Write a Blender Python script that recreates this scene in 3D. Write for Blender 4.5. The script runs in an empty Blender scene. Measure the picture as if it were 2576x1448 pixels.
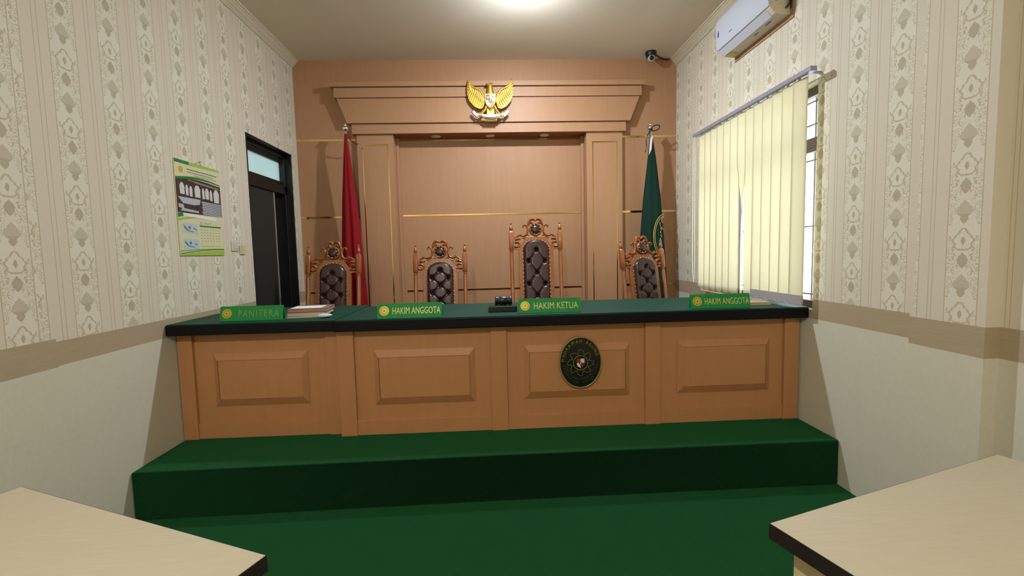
import bpy, bmesh, math, random
from mathutils import Vector, Matrix
from math import sin, cos, pi, radians
random.seed(7)
S = bpy.context.scene
C = S.collection

# ------------------------------------------------------------------ camera
def make_camera():
    f, pitch, yaw, roll, h = 1152.82, .0772, .0432, .0233, 1.43
    cd = bpy.data.cameras.new('camera'); cam = bpy.data.objects.new('camera', cd); C.objects.link(cam)
    cd.sensor_width = 36; cd.lens = 36 * f / 2576; cd.clip_start = .05
    right = Vector((cos(yaw), -sin(yaw), 0)); fwd = Vector((sin(yaw)*cos(pitch), cos(yaw)*cos(pitch), -sin(pitch)))
    up = right.cross(fwd)
    ex = cos(roll)*right - sin(roll)*up; ey = sin(roll)*right + cos(roll)*up
    m = Matrix((ex, ey, -fwd)).transposed().to_4x4(); m.translation = (0, 0, h)
    cam.matrix_world = m; S.camera = cam
make_camera()
# ------------------------------------------------------------------ world, exposure, lights
S.view_settings.view_transform = 'Standard'; S.view_settings.look = 'None'
S.view_settings.exposure = 0.0; S.view_settings.gamma = 1; S.view_settings.use_curve_mapping = False
W = bpy.data.worlds.new('sky'); S.world = W; W.use_nodes = True
W.node_tree.nodes['Background'].inputs[0].default_value = (.93, .97, 1, 1)
W.node_tree.nodes['Background'].inputs[1].default_value = 6.0
LAMP = dict(front=(77, (.82, .91, 1.0)), rear_fill=(122, (1.0, .95, .84)))   # bulbs: watts, colour; the second is an added stand-in

# ------------------------------------------------------------------ helpers
XL, XR, YB, H = -2.01, 2.04, 5.005, 3.462
ZD = .274
def s2l(c):
    return tuple(((v/255)/12.92 if v/255 <= .04045 else ((v/255+.055)/1.055)**2.4) for v in c)
def link(o, parent=None):
    C.objects.link(o)
    if parent is not None:
        o.parent = parent
        if not parent.get('_local'): o.location = -parent.location
    return o
class MB:
    def __init__(s): s.bm = bmesh.new(); s.mi = 0
    def face(s, pts):
        vs = [s.bm.verts.new(p) for p in pts]; f = s.bm.faces.new(vs); f.material_index = s.mi; return f
    def box(s, x0, x1, y0, y1, z0, z1):
        v = [s.bm.verts.new((x, y, z)) for x in (x0, x1) for y in (y0, y1) for z in (z0, z1)]
        for q in ((0,1,3,2),(4,6,7,5),(0,4,5,1),(2,3,7,6),(0,2,6,4),(1,5,7,3)):
            f = s.bm.faces.new([v[i] for i in q]); f.material_index = s.mi
        return v
    def loft(s, rings, cap=True, closed=True):
        R = [[s.bm.verts.new(p) for p in r] for r in rings]; n = len(R[0])
        for a, b in zip(R, R[1:]):
            for i in range(n if closed else n-1):
                j = (i+1) % n
                f = s.bm.faces.new((a[i], a[j], b[j], b[i])); f.material_index = s.mi
        if cap and closed:
            for r in (R[0][::-1], R[-1]):
                f = s.bm.faces.new(r); f.material_index = s.mi
        return R
    def prism(s, pts, a, b, axis='y'):
        """pts outline in the two other axes, extruded from a to b along axis"""
        def m(p, d):
            return (p[0], d, p[1]) if axis == 'y' else ((d, p[0], p[1]) if axis == 'x' else (p[0], p[1], d))
        s.loft([[m(p, a) for p in pts], [m(p, b) for p in pts]])
    def lathe(s, prof, c=(0, 0, 0), n=20, axis='z'):
        rings = []
        for r, h in prof:
            ring = []
            for i in range(n):
                t = 2*pi*i/n; u, v = max(r, 1e-4)*cos(t), max(r, 1e-4)*sin(t)
                p = (u, v, h) if axis == 'z' else ((u, h, v) if axis == 'y' else (h, u, v))
                ring.append((c[0]+p[0], c[1]+p[1], c[2]+p[2]))
            rings.append(ring)
        s.loft(rings)
    def tube(s, pts, r, n=8, flat=1.0, closed=False):
        pts = [Vector(p) for p in pts]; rs = r if isinstance(r, (list, tuple)) else [r]*len(pts)
        rings = []; N = len(pts); ref = None
        for i, p in enumerate(pts):
            if closed: t = pts[(i+1) % N] - pts[i-1]
            else: t = pts[min(i+1, N-1)] - pts[max(i-1, 0)]
            if t.length < 1e-9: t = Vector((0, 0, 1))
            t.normalize()
            a = Vector((0, 1, 0)) if abs(t.y) < .9 else Vector((1, 0, 0))
            if ref is not None and abs(t.dot(ref)) < .95: a = ref
            u = (a - t*a.dot(t)).normalized(); w = t.cross(u); ref = u
            rings.append([p + (u*cos(2*pi*k/n)*flat + w*sin(2*pi*k/n))*rs[i] for k in range(n)])
        if closed: rings.append(rings[0])
        s.loft(rings, cap=not closed)
    def ell(s, c, r, n=14, m=9):
        rings = []
        for j in range(m+1):
            ph = -pi/2 + pi*j/m; k = max(cos(ph), 1e-3)
            rings.append([(c[0]+r[0]*k*cos(2*pi*i/n), c[1]+r[1]*k*sin(2*pi*i/n), c[2]+r[2]*sin(ph)) for i in range(n)])
        s.loft(rings)
    def build(s, name, mat, parent=None, smooth=None, bevel=0, bseg=2):
        bmesh.ops.remove_doubles(s.bm, verts=s.bm.verts, dist=1e-6)
        bmesh.ops.recalc_face_normals(s.bm, faces=s.bm.faces)
        me = bpy.data.meshes.new(name); s.bm.to_mesh(me); s.bm.free()
        for m in (mat if isinstance(mat, (list, tuple)) else [mat]): me.materials.append(m)
        o = bpy.data.objects.new(name, me); link(o, parent)
        if smooth:
            me.shade_smooth(); me.set_sharp_from_angle(angle=radians(smooth))
        if bevel:
            b = o.modifiers.new('bevel', 'BEVEL'); b.width = bevel; b.segments = bseg; b.limit_method = 'ANGLE'; b.angle_limit = radians(35)
            b.harden_normals = False
        return o
def tag(o, label=None, cat=None, group=None, kind=None):
    if label: o['label'] = label
    if cat: o['category'] = cat
    if group: o['group'] = group
    if kind: o['kind'] = kind
    return o
def thing(name, label=None, cat=None, loc=(0, 0, 0), rz=0, group=None, kind=None, local=False):
    o = bpy.data.objects.new(name, None); o.empty_display_size = .05; C.objects.link(o)
    o.location = loc; o.rotation_euler = (0, 0, rz)
    if local: o['_local'] = 1
    return tag(o, label, cat, group, kind)
def plabel(o, l): o['label'] = l; return o
def dup(o, parent=None):
    c = o.copy(); C.objects.link(c); c.parent = parent
    for ch in list(o.children): dup(ch, c)
    return c
def text_mesh(txt, size, sx=1.0, depth=.001, bold=.0, spacing=1.0):
    """text as a mesh lying in the x/z plane, centred, front facing -y"""
    cu = bpy.data.curves.new('lettering', 'FONT'); cu.body = txt; cu.size = size; cu.extrude = depth; cu.offset = bold
    cu.align_x = 'CENTER'; cu.align_y = 'CENTER'; cu.space_character = spacing; cu.resolution_u = 3
    t = bpy.data.objects.new('t', cu); C.objects.link(t)
    bpy.context.view_layer.update()
    dg = bpy.context.evaluated_depsgraph_get()
    me = bpy.data.meshes.new_from_object(t.evaluated_get(dg))
    bpy.data.objects.remove(t)
    me.transform(Matrix.Rotation(radians(90), 4, 'X') @ Matrix.Diagonal((sx, 1, 1, 1)))
    return me
def mesh_obj(name, me, mat, parent, M=None):
    me.materials.clear(); me.materials.append(mat)
    if M is not None: me.transform(M)
    o = bpy.data.objects.new(name, me); return link(o, parent)
def join_meshes(name, items):
    bm = bmesh.new()
    for me, M in items:
        me.transform(M); bm.from_mesh(me)
    me = bpy.data.meshes.new(name); bm.to_mesh(me); bm.free(); return me

# ------------------------------------------------------------------ node helpers
class X:
    """tiny expression wrapper over math nodes"""
    def __init__(s, nt, sock): s.nt = nt; s.s = sock
    def op(s, o, *a):
        n = s.nt.nodes.new('ShaderNodeMath'); n.operation = o
        for i, v in enumerate((s,)+a):
            if isinstance(v, X): s.nt.links.new(v.s, n.inputs[i])
            else: n.inputs[i].default_value = v
        return X(s.nt, n.outputs[0])
    def __add__(s, o): return s.op('ADD', o)
    def __sub__(s, o): return s.op('SUBTRACT', o)
    def __mul__(s, o): return s.op('MULTIPLY', o)
    def __truediv__(s, o): return s.op('DIVIDE', o)
    def lt(s, o): return s.op('LESS_THAN', o)
    def gt(s, o): return s.op('GREATER_THAN', o)
    def abs(s): return s.op('ABSOLUTE')
    def mx(s, o): return s.op('MAXIMUM', o)
    def mn(s, o): return s.op('MINIMUM', o)
    def fr(s): return s.op('FRACT')
    def rnd(s): return s.op('ROUND')
def new_mat(name):
    m = bpy.data.materials.new(name); m.use_nodes = True; nt = m.node_tree
    return m, nt, nt.nodes['Principled BSDF']
def mix(nt, fac, a, b):
    n = nt.nodes.new('ShaderNodeMix'); n.data_type = 'RGBA'
    for k, v in ((0, fac), (6, a), (7, b)):
        if isinstance(v, X): nt.links.new(v.s, n.inputs[k])
        elif hasattr(v, 'is_output'): nt.links.new(v, n.inputs[k])
        elif k == 0: n.inputs[k].default_value = v
        else: n.inputs[k].default_value = (*v, 1)
    return n.outputs[2]
def coords(nt):
    tc = nt.nodes.new('ShaderNodeTexCoord'); sp = nt.nodes.new('ShaderNodeSeparateXYZ')
    nt.links.new(tc.outputs['Object'], sp.inputs[0])
    return tc, X(nt, sp.outputs[0]), X(nt, sp.outputs[1]), X(nt, sp.outputs[2])
def noise(nt, scale, vec=None, detail=3, rough=.5, sc3=None):
    n = nt.nodes.new('ShaderNodeTexNoise'); n.inputs['Scale'].default_value = scale; n.inputs['Detail'].default_value = detail
    n.inputs['Roughness'].default_value = rough
    if vec is None:
        tc = nt.nodes.new('ShaderNodeTexCoord'); vec = tc.outputs['Object']
    if sc3:
        mp = nt.nodes.new('ShaderNodeMapping'); mp.inputs['Scale'].default_value = sc3; nt.links.new(vec, mp.inputs[0]); vec = mp.outputs[0]
    nt.links.new(vec, n.inputs['Vector'])
    return n.outputs['Fac']
def simple(name, rgb, rough=.5, metal=0, var=.06, scale=30, bump=0, bscale=200, sc3=None, coat=0, spec=None, sheen=0):
    m, nt, b = new_mat(name)
    c = s2l(rgb)
    f = noise(nt, scale, sc3=sc3)
    lo = tuple(v*(1-var*1.5) for v in c); hi = tuple(min(1, v*(1+var*1.5)) for v in c)
    nt.links.new(mix(nt, X(nt, f), lo, hi), b.inputs['Base Color'])
    b.inputs['Roughness'].default_value = rough; b.inputs['Metallic'].default_value = metal
    if coat: b.inputs['Coat Weight'].default_value = coat; b.inputs['Coat Roughness'].default_value = .12
    if spec is not None: b.inputs['Specular IOR Level'].default_value = spec
    if sheen: b.inputs['Sheen Weight'].default_value = sheen; b.inputs['Sheen Roughness'].default_value = .4
    if bump:
        bn = nt.nodes.new('ShaderNodeBump'); bn.inputs['Strength'].default_value = bump; bn.inputs['Distance'].default_value = .002
        nt.links.new(noise(nt, bscale), bn.inputs['Height']); nt.links.new(bn.outputs[0], b.inputs['Normal'])
    return m
def fcurve(nt, x, pts, lo, hi):
    """piecewise-linear function of x given as (x, y) pairs; y scaled by .1"""
    n = nt.nodes.new('ShaderNodeFloatCurve'); cm = n.mapping.curves[0]
    cm.points[0].location = ((pts[0][0]-lo)/(hi-lo), pts[0][1]*10); cm.points[1].location = ((pts[-1][0]-lo)/(hi-lo), pts[-1][1]*10)
    for a, b in pts[1:-1]: cm.points.new((a-lo)/(hi-lo), b*10)
    for p in cm.points: p.handle_type = 'VECTOR'
    n.mapping.update()
    t = (x - lo) * (1/(hi-lo)); nt.links.new(t.s, n.inputs['Value'])
    return X(nt, n.outputs[0]) * .1

def wallpaper(name, seam, pA, pB, P, z0, zt1, zb1, zt2, zb2, near_far_border, flip):
    """striped damask wallpaper over a tan border and plain cream lower paper (pattern laid out in metres on the wall)"""
    m, nt, b = new_mat(name)
    tc, x, y, z = coords(nt)
    far = y.gt(seam)
    ph = far*(pA-pB) + pB
    t = (y - ph)/P; n = t.rnd(); u = (t-n)*P; au = u.abs()
    par = (n*.5).fr().gt(.2) if False else ((n*.5)+.25).fr().gt(.5)
    par = par if not flip else (par*-1+1)
    w = (((z - z0 - par*.16) + .265)/.3203).fr()*.3203 - .265
    hO = fcurve(nt, w, [(-.265,0),(-.045,0),(-.038,.024),(-.028,.038),(-.016,.034),(-.004,.044),(.006,.046),(.012,.034),(.022,.033),(.028,.020),(.038,.016),(.048,.008),(.054,0)], -.265, .0553)
    hB = fcurve(nt, w, [(-.265,0),(-.248,0),(-.240,.011),(-.228,.019),(-.218,.016),(-.213,.022),(-.203,.034),(-.192,.041),(-.186,.033),(-.178,.034),(-.170,.022),(-.162,.019),(-.152,.006),(-.146,0),
                        (-.122,0),(-.114,.009),(-.108,.013),(-.100,.023),(-.094,.020),(-.084,.026),(-.078,.020),(-.070,.018),(-.060,.007),(-.052,0),(-.022,0),(-.016,.005),(-.004,.009),(.010,.007),(.018,0),(.0553,0)], -.265, .0553)
    # mirrored scrolls
    cb = nt.nodes.new('ShaderNodeCombineXYZ'); nt.links.new(au.s, cb.inputs[0]); nt.links.new(w.s, cb.inputs[1])
    nz = X(nt, noise(nt, 50, vec=cb.outputs[0], detail=1.5))
    wob = (X(nt, noise(nt, 130, vec=cb.outputs[0], detail=2)) - .5)*.018
    inb = au.lt(.0695)
    solid = (au - wob*.45).lt(hB) * inb
    ring = ((au - hO + wob*.5).abs().lt(.0052)) * hO.gt(.001)
    ringb = ((w + .040 + wob*.4).abs().lt(.004)) * au.lt(.026)
    scr = (nz - .5).abs().lt(.030) * au.gt(hB + .004) * au.gt(hO + .004) * (au - (w+.115).abs()*.30).gt(.014) * w.lt(.02) * w.gt(-.252) * au.lt(.068)
    leaf = (nz.gt(.63)) * au.gt(hB + .010) * au.gt(hO+.006) * (au - (w+.115).abs()*.30).gt(.022) * w.lt(-.02) * w.gt(-.235)
    edge = (au - .0705).abs().lt(.0024)
    l1 = (u - .132).abs().lt(.0019); l2 = (u + .122).abs().lt(.0019)
    base = s2l((217, 208, 190)); bandc = s2l((224, 219, 202)); tan = s2l((184, 169, 136)); sol = s2l((180, 168, 142)); sol2 = s2l((196, 187, 164))
    c = mix(nt, inb, base, bandc)
    c = mix(nt, (leaf*inb)*.7, c, sol2)
    c = mix(nt, (scr.mx(ring).mx(ringb)*inb)*.75, c, tan)
    c = mix(nt, solid*.9, c, mix(nt, w.lt(-.205).mx(w.gt(-.13)), sol2, sol))
    c = mix(nt, (edge.mx(l1).mx(l2))*.8, c, tan)
    # border and lower paper
    zt = (y.gt(near_far_border)*(zt1-zt2)) + zt2; zb = (y.gt(near_far_border)*(zb1-zb2)) + zb2
    fine = X(nt, noise(nt, 18, detail=4, sc3=(1, .35, 9)))
    c = mix(nt, z.lt(zt), c, mix(nt, fine, s2l((166, 150, 124)), s2l((182, 165, 138))))
    low = X(nt, noise(nt, 60, detail=3))
    c = mix(nt, z.lt(zb), c, mix(nt, low, s2l((205, 201, 182)), s2l((215, 211, 193))))
    g = X(nt, noise(nt, 500, detail=1))
    c = mix(nt, g*.10, c, s2l((150, 140, 118)))
    nt.links.new(c, b.inputs['Base Color']); b.inputs['Roughness'].default_value = .62; b.inputs['Specular IOR Level'].default_value = .3
    return m

M = {}
M['peach'] = simple('peach_laminate', (172, 128, 93), .5, var=.05, scale=6, sc3=(5, 5, .6), spec=.4)
M['peach2'] = simple('peach_laminate_bench', (184, 130, 84), .5, var=.05, scale=6, sc3=(5, 5, .6))
M['gold'] = simple('polished_gold_strip', (226, 194, 132), .12, 1, var=.03)
M['goldpaint'] = simple('gold_paint', (206, 158, 66), .42, .85, var=.2, scale=60)
M['ceiling'] = simple('ceiling_paint', (228, 217, 198), .85, var=.03, scale=2)
M['cornice'] = simple('cornice_plaster', (214, 204, 182), .6, var=.05, scale=20)
M['black'] = simple('black_paint', (16, 17, 18), .38, var=.1)
M['charcoal'] = simple('charcoal_door_laminate', (38, 42, 42), .5, var=.1)
M['alu'] = simple('aluminium', (196, 200, 204), .35, .6, var=.04)
M['white'] = simple('white_plastic', (196, 202, 216), .3, var=.02, coat=.3)
M['offwhite'] = simple('offwhite_plastic', (210, 200, 176), .45, var=.03)
M['feltgreen'] = simple('green_desk_felt', (9, 62, 49), .6, var=.12, scale=200, spec=.2)
M['edge'] = simple('black_edge_band', (10, 10, 11), .6, var=.1, spec=.2)
M['wood'] = simple('varnished_teak', (142, 82, 38), .36, var=.22, scale=10, sc3=(6, 6, .8), coat=.15)
M['leather'] = simple('oxblood_leather', (52, 27, 27), .33, var=.12, scale=25, bump=.08, bscale=150, coat=.1)
M['brass'] = simple('brass_nail', (226, 196, 140), .2, 1, var=.05)
M['red'] = simple('red_flag_cloth', (132, 12, 22), .75, var=.1, scale=40, spec=.2)
M['whitecloth'] = simple('white_flag_cloth', (214, 206, 208), .7, var=.04)
M['greencloth'] = simple('green_flag_cloth', (7, 42, 32), .75, var=.1, scale=40, spec=.2)
M['chrome'] = simple('chrome', (225, 222, 215), .12, 1, var=.02)
M['yellowthread'] = simple('gold_embroidery', (184, 160, 84), .6, .1, var=.1)
M['signgreen'] = simple('green_acrylic', (30, 138, 70), .55, var=.05, spec=.3)
M['signgold'] = simple('gold_vinyl', (206, 204, 118), .4, .15, var=.12, scale=150)
M['signdim'] = simple('faded_gold_vinyl', (128, 158, 84), .45, .1, var=.2, scale=120)
M['signyellow'] = simple('yellow_gold_disc', (204, 186, 70), .35, .3, var=.15, scale=150)
M['tabletop'] = simple('pale_maple_laminate', (184, 175, 152), .38, var=.055, scale=4, sc3=(3, 26, 3))
M['tableside'] = simple('cream_table_panel', (206, 188, 150), .5, var=.05, scale=8)
M['darkbrown'] = simple('dark_edge_band', (36, 28, 30), .45, var=.1)
M['paper'] = simple('white_paper', (226, 226, 226), .7, var=.02)
M['folder'] = simple('mottled_folder', (120, 108, 92), .6, var=.3, scale=50)
M['pages'] = simple('page_edges', (196, 180, 150), .8, var=.15, scale=120, sc3=(1, 1, 20))
M['pink'] = simple('pink_binding', (190, 120, 120), .6, var=.2, scale=80)
M['plaqueblack'] = simple('dark_green_plaque', (12, 15, 14), .3, var=.1, coat=.4)
M['plaquegold'] = simple('plaque_gold', (160, 146, 66), .35, .35, var=.12, scale=120)
M['olive'] = simple('olive_wreath', (36, 38, 18), .45, .2, var=.35, scale=300)
M['shred'] = simple('shield_red', (150, 26, 30), .4); M['shmaroon'] = simple('shield_maroon', (104, 18, 40), .4)
M['shwhite'] = simple('shield_white', (206, 214, 214), .45); M['shblack'] = simple('shield_black', (14, 12, 14), .35)
M['teal'] = simple('banyan_teal', (44, 92, 100), .5)
M['slatw'] = simple('grey_slat_weight', (168, 160, 164), .5); M['railgrey'] = simple('lilac_grey_rail', (158, 158, 176), .35, .3)
M['bronze'] = simple('dark_bronze_frame', (84, 74, 76), .4, .3)
M['tan'] = simple('bare_tan_wall_strip', (168, 136, 104), .8, var=.2, scale=25)
M['label_yellow'] = simple('yellow_sticker', (206, 186, 62), .5)
M['blueink'] = simple('blue_mark', (58, 54, 130), .4); M['greyink'] = simple('grey_mark', (120, 122, 132), .5)
M['cable'] = simple('dark_cable', (48, 42, 34), .5)
M['string'] = simple('brown_string', (96, 76, 56), .7)
M['cord'] = simple('white_cord', (214, 208, 180), .6)
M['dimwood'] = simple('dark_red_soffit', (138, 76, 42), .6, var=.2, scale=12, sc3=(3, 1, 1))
# carpet: short green pile
def carpet():
    m, nt, b = new_mat('green_carpet')
    f = X(nt, noise(nt, 420, detail=2)); g = X(nt, noise(nt, 3.2, detail=4)); k = X(nt, noise(nt, 60, detail=3))
    c = mix(nt, f, s2l((7, 17, 10)), s2l((13, 42, 21)))
    c = mix(nt, (g*.55 + k*.35), c, s2l((8, 26, 14)))
    nt.links.new(c, b.inputs['Base Color']); b.inputs['Roughness'].default_value = 1; b.inputs['Specular IOR Level'].default_value = .05
    b.inputs['Sheen Weight'].default_value = .36; b.inputs['Sheen Roughness'].default_value = .42; b.inputs['Sheen Tint'].default_value = (.12, .75, .24, 1)
    bn = nt.nodes.new('ShaderNodeBump'); bn.inputs['Strength'].default_value = .9; bn.inputs['Distance'].default_value = .006
    nt.links.new(f.s, bn.inputs['Height']); nt.links.new(bn.outputs[0], b.inputs['Normal'])
    return m
M['carpet'] = carpet()
def blind_mat():
    m, nt, b = new_mat('cream_blind_fabric')
    n = X(nt, noise(nt, 300, detail=2, sc3=(1, 1, .3)))
    c = mix(nt, n, s2l((226, 218, 180)), s2l((240, 232, 198)))
    d = nt.nodes.new('ShaderNodeBsdfDiffuse'); t = nt.nodes.new('ShaderNodeBsdfTranslucent'); mx = nt.nodes.new('ShaderNodeMixShader')
    nt.links.new(c, d.inputs[0]); t.inputs[0].default_value = (*s2l((244, 241, 228)), 1)
    mx.inputs[0].default_value = .42
    nt.links.new(d.outputs[0], mx.inputs[1]); nt.links.new(t.outputs[0], mx.inputs[2])
    nt.links.new(mx.outputs[0], nt.nodes['Material Output'].inputs[0]); return m
M['blind'] = blind_mat()
def frosted():
    m, nt, b = new_mat('frosted_glass')
    n = X(nt, noise(nt, 6, detail=2))
    d = nt.nodes.new('ShaderNodeBsdfDiffuse'); t = nt.nodes.new('ShaderNodeBsdfTranslucent'); mx = nt.nodes.new('ShaderNodeMixShader')
    nt.links.new(mix(nt, n, s2l((150, 170, 170)), s2l((170, 190, 188))), d.inputs[0]); t.inputs[0].default_value = (.42, .49, .48, 1); mx.inputs[0].default_value = .6
    nt.links.new(d.outputs[0], mx.inputs[1]); nt.links.new(t.outputs[0], mx.inputs[2])
    nt.links.new(mx.outputs[0], nt.nodes['Material Output'].inputs[0]); return m
M['frosted'] = frosted()
def clear_glass():
    m, nt, b = new_mat('clear_glass')
    tr = nt.nodes.new('ShaderNodeBsdfTransparent'); gl = nt.nodes.new('ShaderNodeBsdfGlossy'); gl.inputs['Roughness'].default_value = .02
    tr.inputs[0].default_value = (.95, .97, .96, 1); mx = nt.nodes.new('ShaderNodeMixShader'); mx.inputs[0].default_value = .06
    n = X(nt, noise(nt, 3)); nt.links.new((n*.02+.05).s, mx.inputs[0])
    nt.links.new(tr.outputs[0], mx.inputs[1]); nt.links.new(gl.outputs[0], mx.inputs[2])
    nt.links.new(mx.outputs[0], nt.nodes['Material Output'].inputs[0]); return m
M['glass'] = clear_glass()
M['paperL'] = wallpaper('striped_damask_wallpaper_left', 2.105, 2.357, 2.031, .277, 1.432, 1.069, .9565, 1.083, .951, 2.175, False)
M['paperR'] = wallpaper('striped_damask_wallpaper_right', 2.122, 2.240, 1.903, .272, 1.437, 1.0886, .9658, 1.0738, .9417, 2.14, False)

def bulb(name, label, loc, key):
    wts, col = LAMP[key]
    t = thing(name, label, 'lamp', (loc[0], loc[1], H))
    m, nt, b = new_mat(name + '_glow'); b.inputs['Base Color'].default_value = (1, 1, 1, 1)
    b.inputs['Emission Color'].default_value = (*col, 1)
    r = .036
    b.inputs['Emission Strength'].default_value = wts/(pi*r*r*pi)
    g = MB(); g.lathe([(.0, -.124), (.018, -.122), (.030, -.1165), (r, -.108), (.0, -.107)], (loc[0], loc[1], H), 18)
    g.build('glass_globe', m, t, 60)
    g = MB(); g.lathe([(.037, -.1095), (.033, -.09), (.024, -.068), (.018, -.056), (.020, -.03), (.034, -.028), (.040, -.002), (.0, -.001)], (loc[0], loc[1], H), 18)
    g.build('lamp_holder', M['white'], t, 40)
bulb('ceiling_bulb', 'bright white ceiling bulb cut by the top edge of the photo', (.31, 3.655), 'front')
bulb('ceiling_bulb', 'added warm ceiling bulb, out of view, standing in for the rest of the room light', (-.6, -1.3), 'rear_fill')  # unseen bulb added in place of the room's remaining light

# ------------------------------------------------------------------ shell
def struct(name, mb, mat, parent=None, **k):
    o = mb.build(name, mat, parent, **k)
    if parent is None: tag(o, kind='structure')
    return o
g = MB(); g.box(-2.3, 2.35, -3.3, 5.3, -.12, 0); struct('floor', g, M['carpet'])
g = MB(); g.box(-2.3, 2.35, -3.3, 5.3, H, H+.12); struct('ceiling', g, M['ceiling'])
# left wall with door opening
DY0, DY1, DZ1 = 3.975, 4.842, 2.472
g = MB()
g.box(XL-.15, XL, -3.2, DY0, 0, H); g.box(XL-.15, XL, DY1, 5.25, 0, H); g.box(XL-.15, XL, DY0, DY1, DZ1, H); g.box(XL-.15, XL, DY0, DY1, 0, ZD)
struct('wall_left', g, M['paperL'])
# right wall, window opening and the set-back stretch near the camera
WY0, WY1, WZ0, WZ1 = 2.823, 4.40, 1.02, 2.445
YS, XR2 = 1.795, 2.107
g = MB()
g.box(XR, XR+.17, YS, WY0, 0, H); g.box(XR, XR+.17, WY1, 5.25, 0, H); g.box(XR, XR+.17, WY0, WY1, WZ1, H); g.box(XR, XR+.17, WY0, WY1, 0, WZ0)
g.box(XR2, XR2+.13, -3.2, YS, 0, H)
struct('wall_right', g, M['paperR'])
# back wall with the niche
NX0, NX1, NZ1, NY = -.995, 1.042, 2.69, 5.12
g = MB(); g.box(XL, NX0, YB, 5.25, 0, H); g.box(NX1, XR, YB, 5.25, 0, H); g.box(NX0, NX1, YB, 5.25, NZ1, H); g.box(NX0, NX1, NY, 5.25, 0, NZ1)
wb = struct('wall_back', g, M['peach'])
def strip(x0, x1, z0, z1, y, parent, name='gold_strip'):
    g = MB(); g.box(x0, x1, y-.003, y+.002, z0, z1); return g.build(name, M['gold'], parent)
for x0, x1 in ((XL, -1.37), (1.44, XR)):
    for z in (2.649, 1.846, 1.045): strip(x0+.001, x1, z-.010, z+.010, YB, wb)
g = MB(); g.box(-2.3, 2.35, -3.3, -3.2, 0, H); struct('wall_front', g, M['cornice'])
# cornices
def cornice(side):
    x0 = XL if side < 0 else XR; s = 1 if side < 0 else -1
    prof = [(0, -.070), (.010, -.070), (.012, -.060), (.018, -.057), (.020, -.050), (.030, -.042), (.040, -.032), (.046, -.024), (.052, -.022), (.055, -.014), (.066, -.011), (.068, 0), (0, 0)]
    rng = [(YS if side > 0 else -3.2, YB-.001)]
    g = MB()
    for a, b in rng: g.loft([[(x0+s*p, a, H+q*1.05) for p, q in prof], [(x0+s*p, b, H+q*1.05) for p, q in prof]])
    if side > 0: g.loft([[(XR2+s*p, -3.2, H+q*1.05) for p, q in prof], [(XR2+s*p, YS, H+q*1.05) for p, q in prof]])
    return g
struct('trim_1', cornice(-1), M['cornice'], smooth=25); struct('trim_2', cornice(1), M['cornice'], smooth=25)

# door (left wall)
d = thing('door_1', kind='structure', loc=(XL-.07, 4.4, ZD))
g = MB(); X0, X1 = XL-.14, XL+.006
g.box(X0, X1, DY0, DY0+.012, ZD, DZ1); g.box(X0, XL-.05, DY0, DY0+.055, ZD, DZ1)
g.box(X0, X1, DY1-.012, DY1, ZD, DZ1); g.box(X0, XL-.05, DY1-.055, DY1, ZD, DZ1)
g.box(X0, X1, DY0, DY1, DZ1-.012, DZ1); g.box(X0, XL-.05, DY0, DY1, DZ1-.05, DZ1)
g.box(X0, XL-.05, DY0, DY1, 2.065, 2.15)
g.build('door_frame', M['black'], d, bevel=.003)
g = MB(); g.box(XL-.105, XL-.10, DY0+.05, DY1-.05, 2.14, DZ1-.04); plabel(g.build('transom_pane', M['frosted'], d), 'frosted transom pane')
for z in (2.395, 2.172):
    g = MB(); g.box(XL-.10, XL-.075, DY0+.055, DY1-.055, z-.02, z+.02); g.build('transom_sash', M['black'], d, bevel=.003)
g = MB(); g.box(XL-.11, XL-.07, DY0+.055, 4.565, ZD, 2.065); plabel(g.build('door_leaf', M['charcoal'], d, bevel=.002), 'charcoal sliding leaf')
g = MB(); g.box(XL-.112, XL-.066, 4.565, 4.580, ZD, 2.065); plabel(g.build('edge_strip', M['alu'], d), 'thin pale metal edge strip')
g = MB(); g.box(XL-.14, XL-.11, 4.56, DY1-.05, ZD, 2.065); g.build('door_leaf', M['black'], d)

# window (right wall)
w = thing('window_1', kind='structure', loc=(XR+.08, (WY0+WY1)/2, WZ0))
X0, X1 = XR+.06, XR+.11
g = MB()
g.box(X0, X1, WY0, WY0+.05, WZ0, WZ1); g.box(X0, X1, WY1-.05, WY1, WZ0, WZ1); g.box(X0, X1, WY0, WY1, WZ1-.055, WZ1); g.box(X0, X1, WY0, WY1, WZ0, WZ0+.05)
g.build('window_frame', M['bronze'], w, bevel=.003)
g = MB(); g.box(X0-.005, X1, WY0+.04, WY1-.04, 2.035, 2.125); g.box(X0-.012, X0, WY0+.05, WY1-.05, 2.045, 2.058); g.build('transom_bar', M['bronze'], w, bevel=.003)
for yy in (3.36, 3.88):
    g = MB(); g.box(X0, X1, yy-.025, yy+.025, WZ0+.05, WZ1-.05); g.build('mullion', M['bronze'], w, bevel=.003)
g = MB(); xb = XR+.135
for yy in [3.02, 3.19, 3.53, 3.71, 4.05, 4.22]: g.tube([(xb, yy, WZ0), (xb, yy, WZ1)], .0055, 6)
for zz in [1.10, 1.56, 2.00, 2.235, 2.385]: g.tube([(xb, WY0, zz), (xb, WY1, zz)], .006, 6)
for k in range(9): g.tube([(xb, 3.66, 1.13+.105*k), (xb, 3.78, 1.13+.105*k)], .0045, 6)
plabel(g.build('security_grille', M['bronze'], w, 50), 'dark security grille')
g = MB(); g.box(X0+.02, X0+.024, WY0+.05, WY1-.05, WZ0+.05, 2.04); g.build('glass_pane', M['glass'], w)
g = MB(); g.box(X0+.02, X0+.024, WY0+.05, WY1-.05, 2.12, WZ1-.055); g.build('glass_pane', M['glass'], w)

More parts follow.
